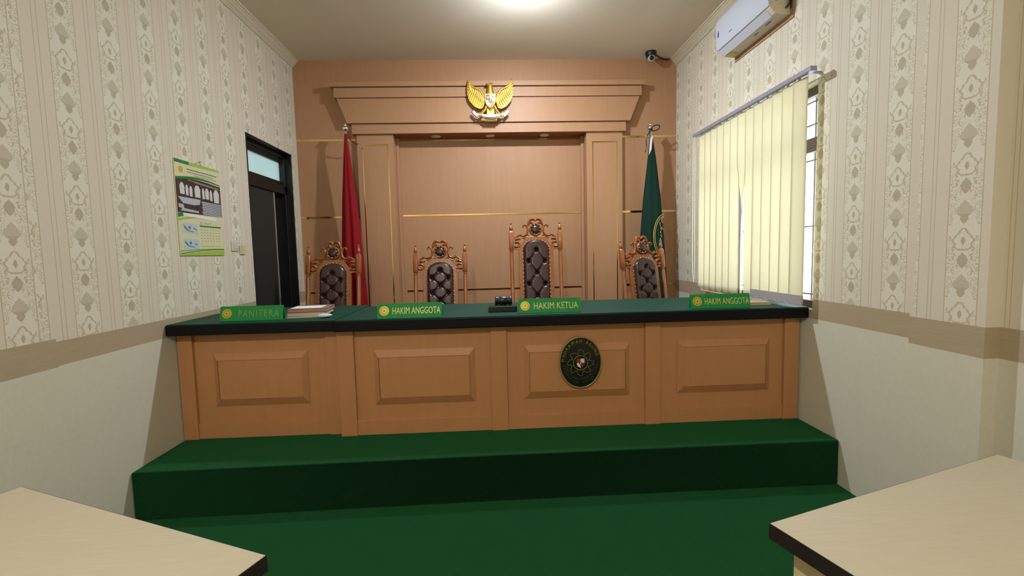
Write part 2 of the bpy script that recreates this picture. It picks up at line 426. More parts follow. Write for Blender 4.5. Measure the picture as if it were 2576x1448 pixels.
# ------------------------------------------------------------------ platform and bench
pf = thing('carpeted_platform', 'green carpeted step platform that carries the long bench and the high-backed chairs', 'platform', (0, 3.8, 0))
g = MB(); g.prism([(XL+.002, 2.517), (0, 2.545), (XR-.002, 2.556), (XR-.002, YB-.002), (XL+.002, YB-.002)], 0.001, ZD, 'z')
g.build('platform_body', M['carpet'], pf, bevel=.012, bseg=3)

def raised_panel(x0, x1, z0, z1, y, parent):
    g = MB(); a, b, c = .032, .045, .016
    # frustum ring then slightly sunk flat plate
    o = [(x0-a, z0-b), (x1+a, z0-b), (x1+a, z1+b), (x0-a, z1+b)]; i = [(x0, z0), (x1, z0), (x1, z1), (x0, z1)]
    g.loft([[(p, y+.002, q) for p, q in o], [(p, y-.004, q) for p, q in o], [(p, y-.026, q) for p, q in i], [(p, y+.002, q) for p, q in i]], cap=False)
    r = g.build('raised_moulding', M['peach2'], parent)
    g = MB(); g.box(x0+.002, x1-.002, y-.021, y+.001, z0+.002, z1-.002); g.build('centre_panel', M['peach2'], r if False else parent)
    return r
ZT = 1.035; ZB = .965
def bench(name, label, x0, x1, yf, yt, stiles, panels, ybk):
    t = thing(name, label, 'desk', ((x0+x1)/2, (yf+ybk)/2, ZD))
    g = MB(); g.box(x0, x1, yf+.014, yf+.036, ZD+.001, ZB); g.build('front_board', M['peach2'], t)
    g = MB(); g.box(x0+.001, x1-.001, yf+.002, yf+.014, ZD+.001, ZD+.098); g.build('plinth', M['peach2'], t, bevel=.002)
    for a, b in stiles:
        g = MB(); g.box(a, b, yf-.008, yf+.0135, ZD+.001, ZB); g.build('stile', M['peach2'], t, bevel=.002)
    for p in panels: raised_panel(*p, yf+.014, t)
    for a in (x0, x1-.02):
        g = MB(); g.box(a, a+.02, yf+.036, ybk-.1, ZD+.001, ZB); g.build('side_board', M['peach2'], t)
    return t
jb = bench('judges_bench', 'long peach wooden judges bench of three raised panels under a green topped black edged counter', -.995, 2.022, 2.922, 2.845,
      [(-.993, -.890), (-.020, .083), (.990, 1.091), (1.925, 2.022)],
      [(-.737, -.158, .516, .782), (.228, .857, .520, .784), (1.240, 1.800, .520, .786)], 3.62)
g = MB(); g.box(-.985, XR-.003, 2.846, 3.62, ZB, ZT-.004); k = g.build('counter_slab', M['edge'], jb, bevel=.006); plabel(k, 'black edged counter slab')
g = MB(); g.box(-.980, XR-.006, 2.852, 3.618, ZT-.004, ZT+.001); plabel(g.build('felt_top', M['feltgreen'], jb), 'green felt counter top')
cb = bench('clerk_bench', 'peach wooden clerk bench with one raised panel, set back left of the long judges bench', -2.003, -.998, 2.965, 2.87,
      [(-2.003, -1.912), (-1.082, -.998)], [(-1.762, -1.235, .530, .786)], 3.73)
g = MB(); g.box(XL+.004, -.988, 2.868, 3.73, ZB+.001, ZT-.004); plabel(g.build('counter_slab', M['edge'], cb, bevel=.006), 'black edged counter slab')
g = MB(); g.box(XL+.008, -.990, 2.874, 3.728, ZT-.004, ZT+.0005); plabel(g.build('felt_top', M['feltgreen'], cb), 'dark green felt counter top')

# ------------------------------------------------------------------ portal on the back wall
po = thing('wooden_portal', 'peach wooden portal with flared crown, two pillars and gold inlays against the back wall', 'portal', (.02, 4.96, ZD))
def inlay(x0, x1, z0, z1, y, parent):
    g = MB(); t = .010
    for a in ((x0, x0+t, z0, z1), (x1-t, x1, z0, z1), (x0+t, x1-t, z1-t*1.3, z1)): g.box(a[0], a[1], y-.002, y+.002, a[2], a[3])
    return plabel(g.build('gold_inlay', M['gold'], parent), 'gold inlay line')
for x0, x1, i0, i1 in ((-1.372, NX0, -1.320, -1.048), (NX1+.002, 1.432, 1.106, 1.376)):
    g = MB(); g.box(x0, x1, 4.95, NY if False else YB-.001, ZD+.001, NZ1); p = g.build('pillar', M['peach'], po, bevel=.002)
    inl = inlay(i0, i1, ZD+.1, 2.592, 4.95, po)
g = MB(); g.box(-1.41, 1.464, 4.922, YB-.001, NZ1, 2.787); li = g.build('lintel', M['peach'], po, bevel=.002)
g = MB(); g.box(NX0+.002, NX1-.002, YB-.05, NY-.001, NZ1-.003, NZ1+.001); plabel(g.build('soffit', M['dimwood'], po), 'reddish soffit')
g = MB(); g.prism([(-1.448, 2.793), (1.503, 2.793), (1.603, 3.040), (-1.541, 3.040)], 4.90, YB-.001, 'y'); g.build('flared_frieze', M['peach'], po)
g = MB(); g.box(-1.40, 1.45, 4.93, YB-.002, 2.786, 2.795); g.build('shadow_gap', M['peach'], po)
g = MB(); g.box(-1.565, 1.622, 4.884, YB-.001, 3.044, 3.142); g.build('crown_band', M['peach'], po, bevel=.002)
g = MB(); g.box(-1.595, 1.651, 4.866, YB-.001, 3.148, 3.197); g.build('crown_cap', M['peach'], po, bevel=.002)
for x in (-.557, .021, .606):
    g = MB(); g.lathe([(.0, -.012), (.028, -.012), (.030, -.008), (.046, -.008), (.050, -.001), (.0, .0)], (x, 5.04, NZ1-.003), 20)
    g.build('downlight', M['cornice'], po, 40)
strip(NX0+.01, NX1-.01, 2.655, 2.684, NY, po); strip(-.955, NX1-.02, 1.850, 1.866, NY, po); strip(-.94, NX1-.02, 1.022, 1.038, NY, po)
g = MB(); g.box(NX1-.032, NX1-.002, NY-.03, NY, ZD, NZ1-.004); g.build('niche_batten', M['peach'], po)
g = MB(); g.box(NX0+.002, NX0+.032, NY-.03, NY, ZD, NZ1-.004); g.build('niche_batten', M['peach'], po)

# ------------------------------------------------------------------ high-backed chairs
def chair(label, X0, Y0, rz, top, pitch, rows, phase):
    """top: height of the crest above the platform; the back is upright in local space then reclined"""
    t = thing('throne_chair', label, 'chair', (X0, Y0, ZD+.001), rz, 'carved high-backed chairs behind the benches', local=True)
    K = .463/747            # metres per drawing unit
    def P(cx, cy): return ((cx-432)*K, top-(cy-72)*K)
    zs = .46
    tilt = radians(9)
    R = Matrix.Translation((0, .24, zs)) @ Matrix.Rotation(-tilt, 4, 'X') @ Matrix.Translation((0, 0, -zs))
    def fin(o): o.data.transform(R); return o
    # posts with finials
    for s in (-1, 1):
        px = s*373.5*K
        zf = top-(120-72)*K; zb0 = top-(570-72)*K; zb1 = top-(268-72)*K
        g = MB(); h = .0215
        c = .006
        oct_ = [(px-h, -h+c), (px-h+c, -h), (px+h-c, -h), (px+h, -h+c), (px+h, h-c), (px+h-c, h), (px-h+c, h), (px-h, h-c)]
        g.loft([[((p-px)*k+px, q*k, z) for p, q in oct_] for z, k in ((zb0, .72), (zb0+.012, 1), (zb1-.014, 1), (zb1, .7))])
        g.lathe([(.013, zb1-.004), (.016, zb1+.003), (.011, zb1+.008), (.015, zb1+.013), (.018, zb1+.025), (.017, zb1+.035), (.011, zb1+.048), (.007, zb1+.058), (.005, zb1+.064), (.009, zb1+.070), (.010, zb1+.075), (.006, zb1+.082), (.0, zf+.001)], (px, 0, 0), 16)
        g.lathe([(.017, zb0+.002), (.0185, zb0-.008), (.013, zb0-.014), (.018, zb0-.020), (.0175, zb0-.032), (.0185, zb0-.040), (.0185, .60), (.021, .585), (.017, .57), (.0215, .55), (.0215, zs-.02)], (px, 0, 0), 16)
        fin(g.build('back_post', M['wood'], t, 40))
        g = MB(); g.box(px-.022, px+.022, -.022, .022, 0, zs+.02)
        o = g.build('leg', M['wood'], t, bevel=.004); o.data.transform(Matrix.Translation((0, .24, 0)))
    # board behind the pad
    g = MB(); bt = P(0, 355)[1]; sh = P(0, 540)[1]
    out = [(-.163, zs+.03), (.163, zs+.03), (.163, P(0,600)[1]), (.150, P(0, 500)[1]), (.090, bt), (-.090, bt), (-.150, P(0, 500)[1]), (-.163, P(0,600)[1])]
    g.prism(out, -.014, .014, 'y'); fin(g.build('back_board', M['wood'], t, bevel=.004))
    # tufted leather pad
    pt = P(0, 405)[1]; hw = .1225; ah = .095; pb = zs+.05
    buttons = []
    zc = pt - phase; r = 0
    while zc > pb-.05:
        buttons += [(0, zc)] if r % 2 == 0 else [(-.076, zc), (.076, zc)]
        zc -= pitch; r += 1
    def hgt(x, z):
        if z > pt-ah: e = (x/hw)**2 + ((z-(pt-ah))/ah)**2; q = max(0, 1-e)
        else: q = max(0, 1-(x/hw)**2)
        h = .036*min(1, q*2.6)**.5
        for bx, bz in buttons:
            d2 = (x-bx)**2+(z-bz)**2
            h -= .026*math.exp(-d2/(2*.013**2))
        for i, (bx, bz) in enumerate(buttons):
            for (cx, cz) in buttons[i+1:i+4]:
                if abs(abs(cz-bz)-pitch) < .01 and abs(cx-bx) < .1 and abs(cx-bx) > .01:
                    vx, vz = cx-bx, cz-bz; L2 = vx*vx+vz*vz; tt = max(0, min(1, ((x-bx)*vx+(z-bz)*vz)/L2))
                    dd = math.hypot(x-bx-vx*tt, z-bz-vz*tt); h -= .011*math.exp(-(dd/.006)**2)
        return max(h*min(1, q*8), -.004)
    g = MB(); NXg, NZg = 44, int((pt-pb)/.0062); rows_ = []
    for j in range(NZg+1):
        z = pb + (pt-pb)*j/NZg
        wz = hw if z < pt-ah else hw*math.sqrt(max(0, 1-((z-(pt-ah))/ah)**2))
        rows_.append([(wz*(2*i/NXg-1), -.0145-hgt(wz*(2*i/NXg-1), z), z) for i in range(NXg+1)])
    g.loft(rows_, closed=False); o = fin(g.build('leather_pad', M['leather'], t, 89)); o.data.shade_smooth(); pad = o
    def studs(name, pts, r, mat, par):
        g = MB(); g.ell((0, 0, 0), r, 10, 6); o = None
        for p in pts:
            if o is None: o = g.build(name, mat, par, 80); o.data.transform(R.to_3x3().to_4x4())
            else: o = o.copy(); C.objects.link(o)
            o.location = R @ Vector(p)
    studs('tuft_button', [(bx, -.0145-hgt(bx, bz)-.002, bz) for bx, bz in buttons if bz > pb], (.008, .005, .008), M['leather'], pad)
    # brass nails round the pad
    pts = []; z = pb
    while z < pt-ah: pts += [(-hw-.002, z), (hw+.002, z)]; z += .0375
    for k in range(1, 12):
        a = pi*k/12; pts.append((-cos(a)*(hw+.002), pt-ah+sin(a)*(ah+.002)))
    studs('brass_nail', [(x, -.017, z) for x, z in pts], (.0062, .005, .0062), M['brass'], pad)
    # medallion
    mx, mz = P(432, 250)
    g = MB(); n = 32
    g.lathe([(.059, .016), (.061, .0), (.060, -.016), (.053, -.024), (.047, -.020), (.045, -.010), (.001, -.010)], (mx, 0, mz), n, 'y')
    md = fin(g.build('medallion_ring', M['wood'], t, 40))
    g = MB(); g.lathe([(.045, -.010), (.042, -.020), (.030, -.029), (.015, -.032), (.001, -.033)], (mx, 0, mz), n, 'y'); fin(g.build('medallion_pad', M['leather'], t, 80))
    studs('brass_nail', [(mx+.045*cos(2*pi*k/9+.35), -.023, mz+.045*sin(2*pi*k/9+.35)) for k in range(9)], (.0058, .005, .0058), M['brass'], md)
    # carved crest: symmetrical tubes and leaves
    g = MB()
    def crv(pts, rr, flat=1.3):
        # smooth through points (Catmull-Rom)
        Pn = [Vector((*p, 0)) for p in pts]; Pn = [Pn[0]*2-Pn[1]]+Pn+[Pn[-1]*2-Pn[-2]]
        rs = rr if isinstance(rr, list) else [rr]*len(pts); rs = [rs[0]]+rs+[rs[-1]]; out = []; ro = []
        for i in range(1, len(Pn)-2):
            for k in range(5):
                u = k/5; a, b, c, d_ = Pn[i-1:i+3]
                q = .5*((2*b)+(c-a)*u+(2*a-5*b+4*c-d_)*u*u+(-a+3*b-3*c+d_)*u**3)
                out.append(q); ro.append(rs[i]*(1-u)+rs[i+1]*u)
        out.append(Pn[-2]); ro.append(rs[-2])
        for sgn in (-1, 1):
            w3 = []
            for q in out:
                a, b = P(q.x, q.y); w3.append((-a*sgn if sgn < 0 else a, 0, b)) if False else w3.append((a*(-sgn), 0, b))
            g.tube(w3, [r_*K for r_ in ro], 8, flat)
    crv([(118, 372), (150, 345), (190, 322), (215, 335), (255, 338), (290, 318), (308, 275), (310, 225), (298, 192), (270, 172), (245, 182), (243, 202), (258, 208)], [24, 20, 16, 17, 19, 19, 18, 17, 15, 14, 13, 11, 9])
    crv([(300, 190), (322, 170), (335, 130), (352, 98), (380, 82), (410, 92), (430, 112)], [14, 16, 22, 26, 24, 18, 10])
    crv([(345, 150), (365, 135), (385, 150), (395, 165)], [16, 20, 16, 10])
    crv([(190, 322), (200, 305), (215, 308)], [11, 10, 8])
    crv([(112, 400), (150, 385), (185, 392), (200, 402)], [26, 26, 18, 6])
    crv([(105, 445), (140, 435), (170, 448), (180, 470), (168, 488)], [20, 24, 20, 15, 8])
    crv([(105, 500), (135, 510), (160, 500)], [24, 24, 16])
    crv([(250, 372), (268, 395), (262, 430), (235, 465), (195, 490), (170, 505)], [10, 12, 13, 14, 18, 22])
    crv([(225, 375), (255, 370), (285, 355), (310, 345)], [8, 12, 13, 10])
    crv([(300, 320), (330, 345), (360, 352)], [12, 12, 12])
    for s in (-1, 1):
        def q(cx, cy): a, b = P(cx, cy); return (a*s, b)
        g.prism([q(95, 530), q(195, 530), q(255, 530), q(255, 560), q(205, 590), q(180, 570), q(150, 552), q(95, 552)], -.011, .011, 'y')
        g.prism([q(265, 480), q(195, 500), q(190, 560), q(265, 560)], -.010, .010, 'y')
        g.prism([q(285, 362), q(350, 352), q(350, 400), q(270, 430)], -.010, .010, 'y')
    fin(g.build('carved_crest', M['wood'], t, 50))
    # seat, frame and front legs
    g = MB(); g.box(-.27, .27, -.26, .262, zs-.09, zs-.02); g.build('seat_frame', M['wood'], t, bevel=.008)
    g = MB()
    rings = []
    for k, zz in ((.96, zs-.02), (1, zs+.0), (.99, zs+.035), (.93, zs+.055), (.7, zs+.066)):
        rings.append([(x*k, -.01+y*k, zz) for x, y in ((-.255, -.25), (-.1, -.262), (.1, -.262), (.255, -.25), (.25, .23), (-.25, .23))])
    g.loft(rings); g.build('seat', M['leather'], t, 60)
    for s in (-1, 1):
        g = MB(); g.lathe([(.022, 0), (.026, .02), (.020, .05), (.018, .16), (.026, .24), (.028, .30), (.020, .34), (.030, .36), (.030, zs-.085)], (s*.235, -.225, 0), 14); g.build('leg', M['wood'], t, 45)
        g = MB(); g.tube([(s*.236, .225, .62), (s*.255, .05, .625), (s*.262, -.12, .61), (s*.262, -.22, .595), (s*.262, -.25, .575)], [.018, .018, .022, .024, .016], 10)
        g.tube([(s*.255, -.19, .595), (s*.26, -.21, .52), (s*.25, -.18, zs-.03)], [.018, .02, .018], 10); g.build('armrest', M['wood'], t, 50)
    return t
Yc = 4.0
chair('carved high-backed chair with dark leather pad, leftmost, in front of the red flag', -1.475, 4.02, 0, 1.305, .052*1.35, 6, .095)
chair('carved high-backed chair with dark leather pad behind the second name plate from the left', -.483, Yc+.02, 0, 1.295, .052*1.35, 6, .085)
chair('tallest carved chair with long tufted leather back behind the gavel and the third name plate', .418, Yc, radians(-1), 1.487, .107, 6, .105)
chair('carved high-backed chair turned sideways beside the green flag, lit by the window', 1.545, Yc-.02, radians(20), 1.290, .052*1.35, 6, .085)

# ------------------------------------------------------------------ flags
def flag(name, label, x, y, ztop, left, right, cloth, poleM):
    """left/right: lists of (z, x) silhouette; cloth hangs in pleats round the pole"""
    t = thing(name, label, 'flag', (x, y, ZD))
    g = MB(); g.lathe([(.014, ZD+.03), (.014, ztop-.07)], (x, y, 0), 14); g.build('pole', M[poleM], t, 50)
    g = MB(); g.lathe([(.15, ZD+.001), (.15, ZD+.02), (.10, ZD+.035), (.03, ZD+.05), (.022, ZD+.10), (.0, ZD+.10)], (x, y, 0), 24); g.build('base', M['chrome'], t, 40)
    z = ztop
    g = MB(); g.lathe([(.017, z-.10), (.020, z-.095), (.014, z-.088), (.020, z-.082), (.028, z-.070), (.032, z-.055), (.026, z-.042), (.012, z-.034), (.015, z-.024), (.010, z-.014), (.005, z-.008), (.007, z-.003), (.0, z)], (x, y, 0), 18)
    g.build('finial', M['chrome'], t, 50)
    def interp(L, z):
        for (z0, a), (z1, b) in zip(L, L[1:]):
            if z <= z0 and z >= z1: return a+(b-a)*(z0-z)/(z0-z1)
        return L[-1][1]
    zt, zb = left[0][0], left[-1][0]; rings = []; n = 72; m = 46
    for j in range(m+1):
        tt = j/m; z = zt+(zb-zt)*tt; a, b = interp(left, z), interp(right, z); cx = (a+b)/2; hw = (b-a)/2; dp = .018+.075*tt
        ring = []
        for i in range(n):
            th = 2*pi*i/n; k = 1 + (.05+.13*min(1, tt*2))*(cos(7*th+1.2+.5*tt)-.4*(1-abs(cos(th)))) * (abs(sin(th))**.5)
            px = cx+hw*cos(th); py = y - .01 + dp*sin(th)*k
            ring.append((px, py, z+.006*sin(9*th)*(tt > .98)))
        rings.append(ring)
    g = MB(); g.loft(rings); o = g.build('cloth', cloth, t, 75)
    return t, o
rf, o = flag('red_flag', 'red flag on a silver tipped pole standing left of the portal', -1.437, 4.80, 2.772,
     [(2.66, -1.446), (2.4, -1.468), (2.015, -1.499), (.957, -1.560), (.62, -1.58)], [(2.66, -1.425), (2.4, -1.395), (1.77, -1.334), (.928, -1.290), (.62, -1.27)], M['red'], 'chrome')
g = MB(); g.loft([[(-1.452, 4.79, 2.67), (-1.425, 4.785, 2.67), (-1.425, 4.80, 2.67)], [(-1.462, 4.79, 2.55), (-1.436, 4.778, 2.57), (-1.44, 4.80, 2.57)]]); plabel(g.build('white_band', M['whitecloth'], rf), 'white part of the flag')
g = MB(); g.tube([(-1.43, 4.79, 2.66), (-1.40, 4.80, 2.61), (-1.36, 4.83, 2.575), (-1.33, 4.85, 2.57)], .006, 6); g.build('tie_ribbon', M['red'], rf, 50)
gf, o = flag('green_flag', 'green flag with gold emblem and black ribbon right of the portal near the window', 1.683, 4.80, 2.742,
     [(2.60, 1.676), (2.4, 1.655), (1.959, 1.603), (1.544, 1.570), (.9, 1.53), (.62, 1.52)], [(2.60, 1.700), (2.4, 1.735), (1.955, 1.790), (1.37, 1.838), (.86, 1.872), (.62, 1.88)], M['greencloth'], 'chrome')
g = MB(); g.loft([[(1.676, 4.775, 2.60), (1.700, 4.772, 2.60), (1.69, 4.79, 2.60)], [(1.655, 4.765, 2.40), (1.680, 4.755, 2.46), (1.67, 4.78, 2.42)]]); plabel(g.build('white_sleeve', M['whitecloth'], gf), 'white pole sleeve')
g = MB()
loop = [(1.683+.05*(1-cos(a))*.9, 4.77, 2.665+.028*sin(a)+.012*(1-cos(a))) for a in [2*pi*k/16 for k in range(17)]]
g.tube(loop, .0055, 6); g.tube([(1.683, 4.772, 2.665), (1.640, 4.77, 2.60), (1.628, 4.77, 2.53), (1.638, 4.77, 2.475), (1.615, 4.77, 2.43)], .006, 6); g.tube([(1.683, 4.77, 2.67), (1.668, 4.768, 2.62), (1.66, 4.768, 2.57)], .006, 6)
g.ell((1.683, 4.768, 2.665), (.014, .01, .014)); plabel(g.build('ribbon_bow', M['shblack'], gf, 60), 'black ribbon bow')
g = MB(); ye = 4.80
def onflag(cx, cz, rx, rz, a0, a1, n=26):
    out = []
    for k in range(n+1):
        a = radians(a0+(a1-a0)*k/n); xx = cx+rx*cos(a); zz = cz+rz*sin(a)
        xr = 1.835+(1.37-zz)*.06
        out.append((xx, 4.79-(.018+.075*min(1,(2.6-zz)/1.98))*math.sqrt(max(.02, 1-((xx-1.705)/.14)**2))-.010, zz))
    return out
for r, w_ in (((.132, .235), .004), ((.116, .215), .003)): g.tube(onflag(1.822, 1.56, r[0], r[1], 95, 262), w_, 6)
g.tube(onflag(1.825, 1.70, .065, .07, 170, 262), .0035, 6)
for k in range(7): g.tube(onflag(1.815-.006*(k % 2), 1.64-.035*k, .045, .02, 150, 220, 5), .004, 5)
g.tube(onflag(1.80, 1.73, .02, .03, 60, 250, 8), .004, 5)
plabel(g.build('flag_emblem', M['yellowthread'], gf, 60), 'gold embroidered oval emblem')

# ------------------------------------------------------------------ eagle emblem on the crown
EF = .016
eg = thing('eagle_emblem', 'golden eagle emblem with shield and ribbon fixed high on the portal crown', 'emblem', (.03, 4.86, 2.8))
U = 1/2527
def G(cx, cy, y=0): return (-.204+(cx-360)*U, 4.862-y, 3.197-(cy-180)*U)
def GP(pts): return [(G(a, b)[0], G(a, b)[2]) for a, b in pts]
wing = [(415, 178), (440, 240), (470, 300), (530, 350), (640, 400), (720, 450), (770, 520), (805, 600), (805, 700), (785, 840), (745, 895), (680, 910), (600, 880), (540, 850), (480, 780), (430, 730), (390, 650), (370, 560), (360, 450), (363, 330), (380, 240)]
for s in (1, -1):
    W_ = wing if s > 0 else [(1910-a, b) for a, b in wing]
    g = MB(); g.prism(GP(W_), 4.868, 4.858, 'y'); wg = g.build('wing', M['goldpaint'], eg)
    g = MB()
    def mm(a): return a if s > 0 else 1910-a
    lead = [(400, 200), (425, 280), (470, 340), (540, 385), (630, 420), (700, 470), (750, 540), (790, 620)]
    ends = [(362, 300), (358, 380), (358, 460), (366, 540), (385, 615), (408, 680), (440, 745), (480, 800), (525, 850), (580, 885), (640, 912), (700, 918), (750, 895)]
    for k, e in enumerate(ends):
        u = k/(len(ends)-1)*(len(lead)-1); i = min(int(u), len(lead)-2); f_ = u-i
        st = (lead[i][0]*(1-f_)+lead[i+1][0]*f_, lead[i][1]*(1-f_)+lead[i+1][1]*f_)
        mid = ((st[0]+e[0])/2+18, (st[1]+e[1])/2+14)
        g.tube([G(mm(st[0]), st[1], .010), G(mm(mid[0]), mid[1], .016), G(mm(e[0]), e[1], .008)], [.007, .0105, .004], 6, .6)
        m2 = ((st[0]*.6+e[0]*.4)+24, (st[1]*.6+e[1]*.4)+20)
        g.tube([G(mm(st[0]), st[1], .016), G(mm(m2[0]), m2[1], .022), G(mm((mid[0]*1.1+e[0]*.9)/2), (mid[1]*1.1+e[1]*.9)/2, .012)], [.006, .009, .003], 6, .6)
    g.tube([G(mm(a), b, .014) for a, b in [(412, 185)]+lead+[(805, 680)]], [.004, .007, .009, .011, .012, .012, .012, .012, .011, .009], 8)
    g.build('feathers', M['goldpaint'], wg, 60)
g = MB()
g.loft([[(G(955, 0)[0]+a*U*cos(t), 4.850-d*sin(t) if True else 0, G(0, cy)[2]) for t in [2*pi*i/18 for i in range(18)]] for cy, a, d in ((980, 60, .014), (900, 110, .024), (760, 140, .032), (620, 135, .034), (540, 105, .030), (460, 82, .028), (380, 68, .026), (320, 58, .024), (285, 40, .018), (272, 12, .006))])
g.tube([G(1010, 330, .02), G(1022, 280, .022), G(1026, 262, .02)], [.008, .006, .002], 6)
g.build('body', M['goldpaint'], eg, 60)
g = MB(); g.tube([G(935, 325, .026), G(892, 310, .028), G(852, 318, .026), G(832, 345, .022)], [.013, .011, .007, .002], 8); g.build('beak', M['goldpaint'], eg, 60)
g = MB(); g.prism(GP([(865, 930), (1045, 930), (1055, 1070), (855, 1070)]), 4.858, 4.838, 'y')
tailpts = [(800, 1245), (795, 1200), (830, 1165), (880, 1150), (1030, 1150), (1085, 1165), (1115, 1200), (1110, 1245)]
for k in range(9): a = 805+k*37; g.tube([G(a*.75+955*.25, 1140, .010), G(a, 1200, .018), G(a+2, 1258, .006)], [.009, .009, .003], 6, .6)
g.build('tail', M['goldpaint'], eg, 50)
for s in (1, -1):
    g = MB(); mm = (lambda a: a) if s > 0 else (lambda a: 1910-a)
    g.tube([G(mm(850), 860, .016), G(mm(805), 960, .018), G(mm(745), 1030, .018), G(mm(700), 1060, .020)], [.018, .013, .010, .009], 8)
    for k in range(4): g.tube([G(mm(700+k*14), 1040, .022), G(mm(662+k*26), 1085, .032), G(mm(668+k*25), 1150, .024)], [.007, .006, .002], 6)
    g.build('leg', M['goldpaint'], eg, 60)
def shieldpts(k=1.0): 
    o = [(818, 570), (1092, 570), (1092, 740), (1075, 815), (1035, 870), (955, 930), (875, 870), (835, 815), (818, 740)]
    return [(955+(a-955)*k, 740+(b-740)*k) for a, b in o]
g = MB(); g.prism(GP(shieldpts()), 4.822, 4.812, 'y'); sh = plabel(g.build('shield', M['goldpaint'], eg, bevel=.001), 'gold rimmed shield')
def fld(name, mt, pts, y=4.811, y2=4.8125): g = MB(); g.prism(GP(pts), y2, y, 'y'); return g.build(name, M[mt], sh)
fld('quarter', 'shmaroon', [(838, 596), (942, 596), (942, 728), (838, 728)]); fld('quarter', 'shwhite', [(966, 596), (1074, 596), (1074, 728), (966, 728)])
fld('quarter', 'shwhite', [(838, 750), (945, 750), (945, 905), (885, 860), (852, 812)]); fld('quarter', 'shred', [(962, 750), (1074, 750), (1060, 812), (1030, 855), (962, 905)])
fld('centre_shield', 'shblack', [(908, 705), (1000, 705), (1000, 760), (955, 810), (908, 760)], 4.809)
g = MB()
pts = []
for k in range(10): a = pi/2+pi*k/5; r = (26 if k % 2 == 0 else 11); pts.append((955+r*cos(a), 748-r*sin(a)))
g.prism(GP(pts), 4.809, 4.8078, 'y'); g.build('star', M['goldpaint'], sh)
g = MB(); g.tube([G(890, 695, .0505), G(890, 660, .0505)], .0035, 5); g.tube([G(855, 630, .0505), G(872, 655, .0505), G(908, 655, .0505), G(925, 630, .0505)], .004, 5); g.tube([G(868, 668, .0505), G(912, 668, .0505)], .0045, 5); g.build('bull_head', M['shwhite'], sh)
g = MB(); g.ell(G(1020, 652, .050), (.013, .0015, .009)); g.tube([G(1020, 655, .0505), G(1020, 705, .0505)], .002, 5); g.build('banyan_tree', M['teal'], sh)
g = MB(); g.tube([G(880, 765, .0505), G(888, 815, .0505), G(915, 855, .0505)], .0025, 5); g.tube([G(905, 765, .0505), G(912, 810, .0505), G(930, 840, .0505)], .0025, 5); g.build('rice_sprig', M['greyink'], sh)
g = MB(); ringp = [G(1012+26*cos(a)-18*sin(a), 800+45*sin(a)+0*cos(a), .0505) for a in [2*pi*k/16 for k in range(16)]]; g.tube(ringp, .002, 5, closed=True); g.build('chain_ring', M['goldpaint'], sh)
rb = None
g = MB(); n = 16
up = [(740+ (1190-740)*k/n, 1062+22*sin(pi*k/n)) for k in range(n+1)]; dn = [(740+(1190-740)*(n-k)/n, 1122+26*sin(pi*k/n)) for k in range(n+1)]
g.prism(GP(up+dn), 4.830, 4.826, 'y')
for s in (1, -1):
    mm = (lambda a: a) if s > 0 else (lambda a: 1910-a)
    g.prism(GP([(mm(a), b) for a, b in [(600, 1035), (680, 1050), (680, 1110), (640, 1090)]]), 4.846, 4.842, 'y')
    g.prism(GP([(mm(a), b) for a, b in [(490, 965), (530, 960), (560, 1000), (625, 1070), (600, 1120), (540, 1075), (490, 1010)]]), 4.852, 4.848, 'y')
rb = plabel(g.build('ribbon', M['shwhite'], eg), 'white ribbon')
g = MB()
g.prism(GP([(a, b+10) for a, b in dn[::-1]] + [(a, b+42) for a, b in dn]), 4.834, 4.830, 'y')
for s in (1, -1):
    mm = (lambda a: a) if s > 0 else (lambda a: 1910-a)
    g.tube([G(mm(a), b, .014) for a, b in [(500, 950), (470, 1010), (540, 1085), (600, 1135), (640, 1080)]], [.002, .004, .004, .006, .003], 5)
g.build('ribbon_black_edge', M['shblack'], rb)  # black edging below the ribbon and round its ends
me = text_mesh('BHINNEKA TUNGGAL IKA', .0145, .82, .0003, .0002)
mesh_obj('motto', me, M['shblack'], rb, Matrix.Translation((G(962, 0)[0], 4.8255, G(0, 1106)[2]))); bpy.data.objects[-1] if False else None
rb.children[-1].location = (0, 0, 0)
for c in rb.children: c.location = (0, 0, 0)
for c in sh.children: c.location = (0, 0, 0)
for c in list(eg.children):
    for q in c.children: q.location = (0, 0, 0)

eg.location.y -= EF
# ------------------------------------------------------------------ oval plaque on the bench
PX, PZ, PY = .557, .712, 2.908
pq = thing('oval_plaque', 'black oval court plaque with gold lettering and sun emblem on the bench front', 'plaque', (PX, PY, PZ))
V = 1/3583
def oval(a, b, n=64): return [(PX+a*cos(2*pi*k/n), PZ+b*sin(2*pi*k/n)) for k in range(n)]
g = MB(); g.prism(oval(.139, .169), PY, PY-.016, 'y'); g.build('plate', M['plaqueblack'], pq, 40, bevel=.003)
g = MB(); g.tube([(x, PY-.016, z) for x, z in oval(.1355, .1655)], .0042, 8, .7, closed=True); g.build('gold_rim', M['plaquegold'], pq, 60)
g = MB(); g.tube([(PX+.0468*cos(a), PY-.0165, PZ-.002+.0468*sin(a)) for a in [2*pi*k/40 for k in range(40)]], .0022, 6, closed=True)
g.build('inner_ring', M['plaquegold'], pq, 60)
g = MB(); fl = []
for k in range(8):
    a0 = radians(96 + 45*k)      # tip directions, clockwise side smooth
    def pr(r, da): a = a0+radians(da); return (PX+r*cos(a), PY-.0165, PZ-.002+r*sin(a))
    fl += [pr(.0865, 0), pr(.083, -10), pr(.076, -20), pr(.064, -27), pr(.056, -32)][::-1]
    fl += [pr(.079, 3.5), pr(.075, 2), pr(.071, 7), pr(.068, 4), pr(.060, 9), pr(.0565, 12.5)]
g.tube(fl, .0013, 5, closed=True); g.build('flame_ring', M['plaquegold'], pq, 60)
items = []
txt = 'MAHKAMAH AGUNG'
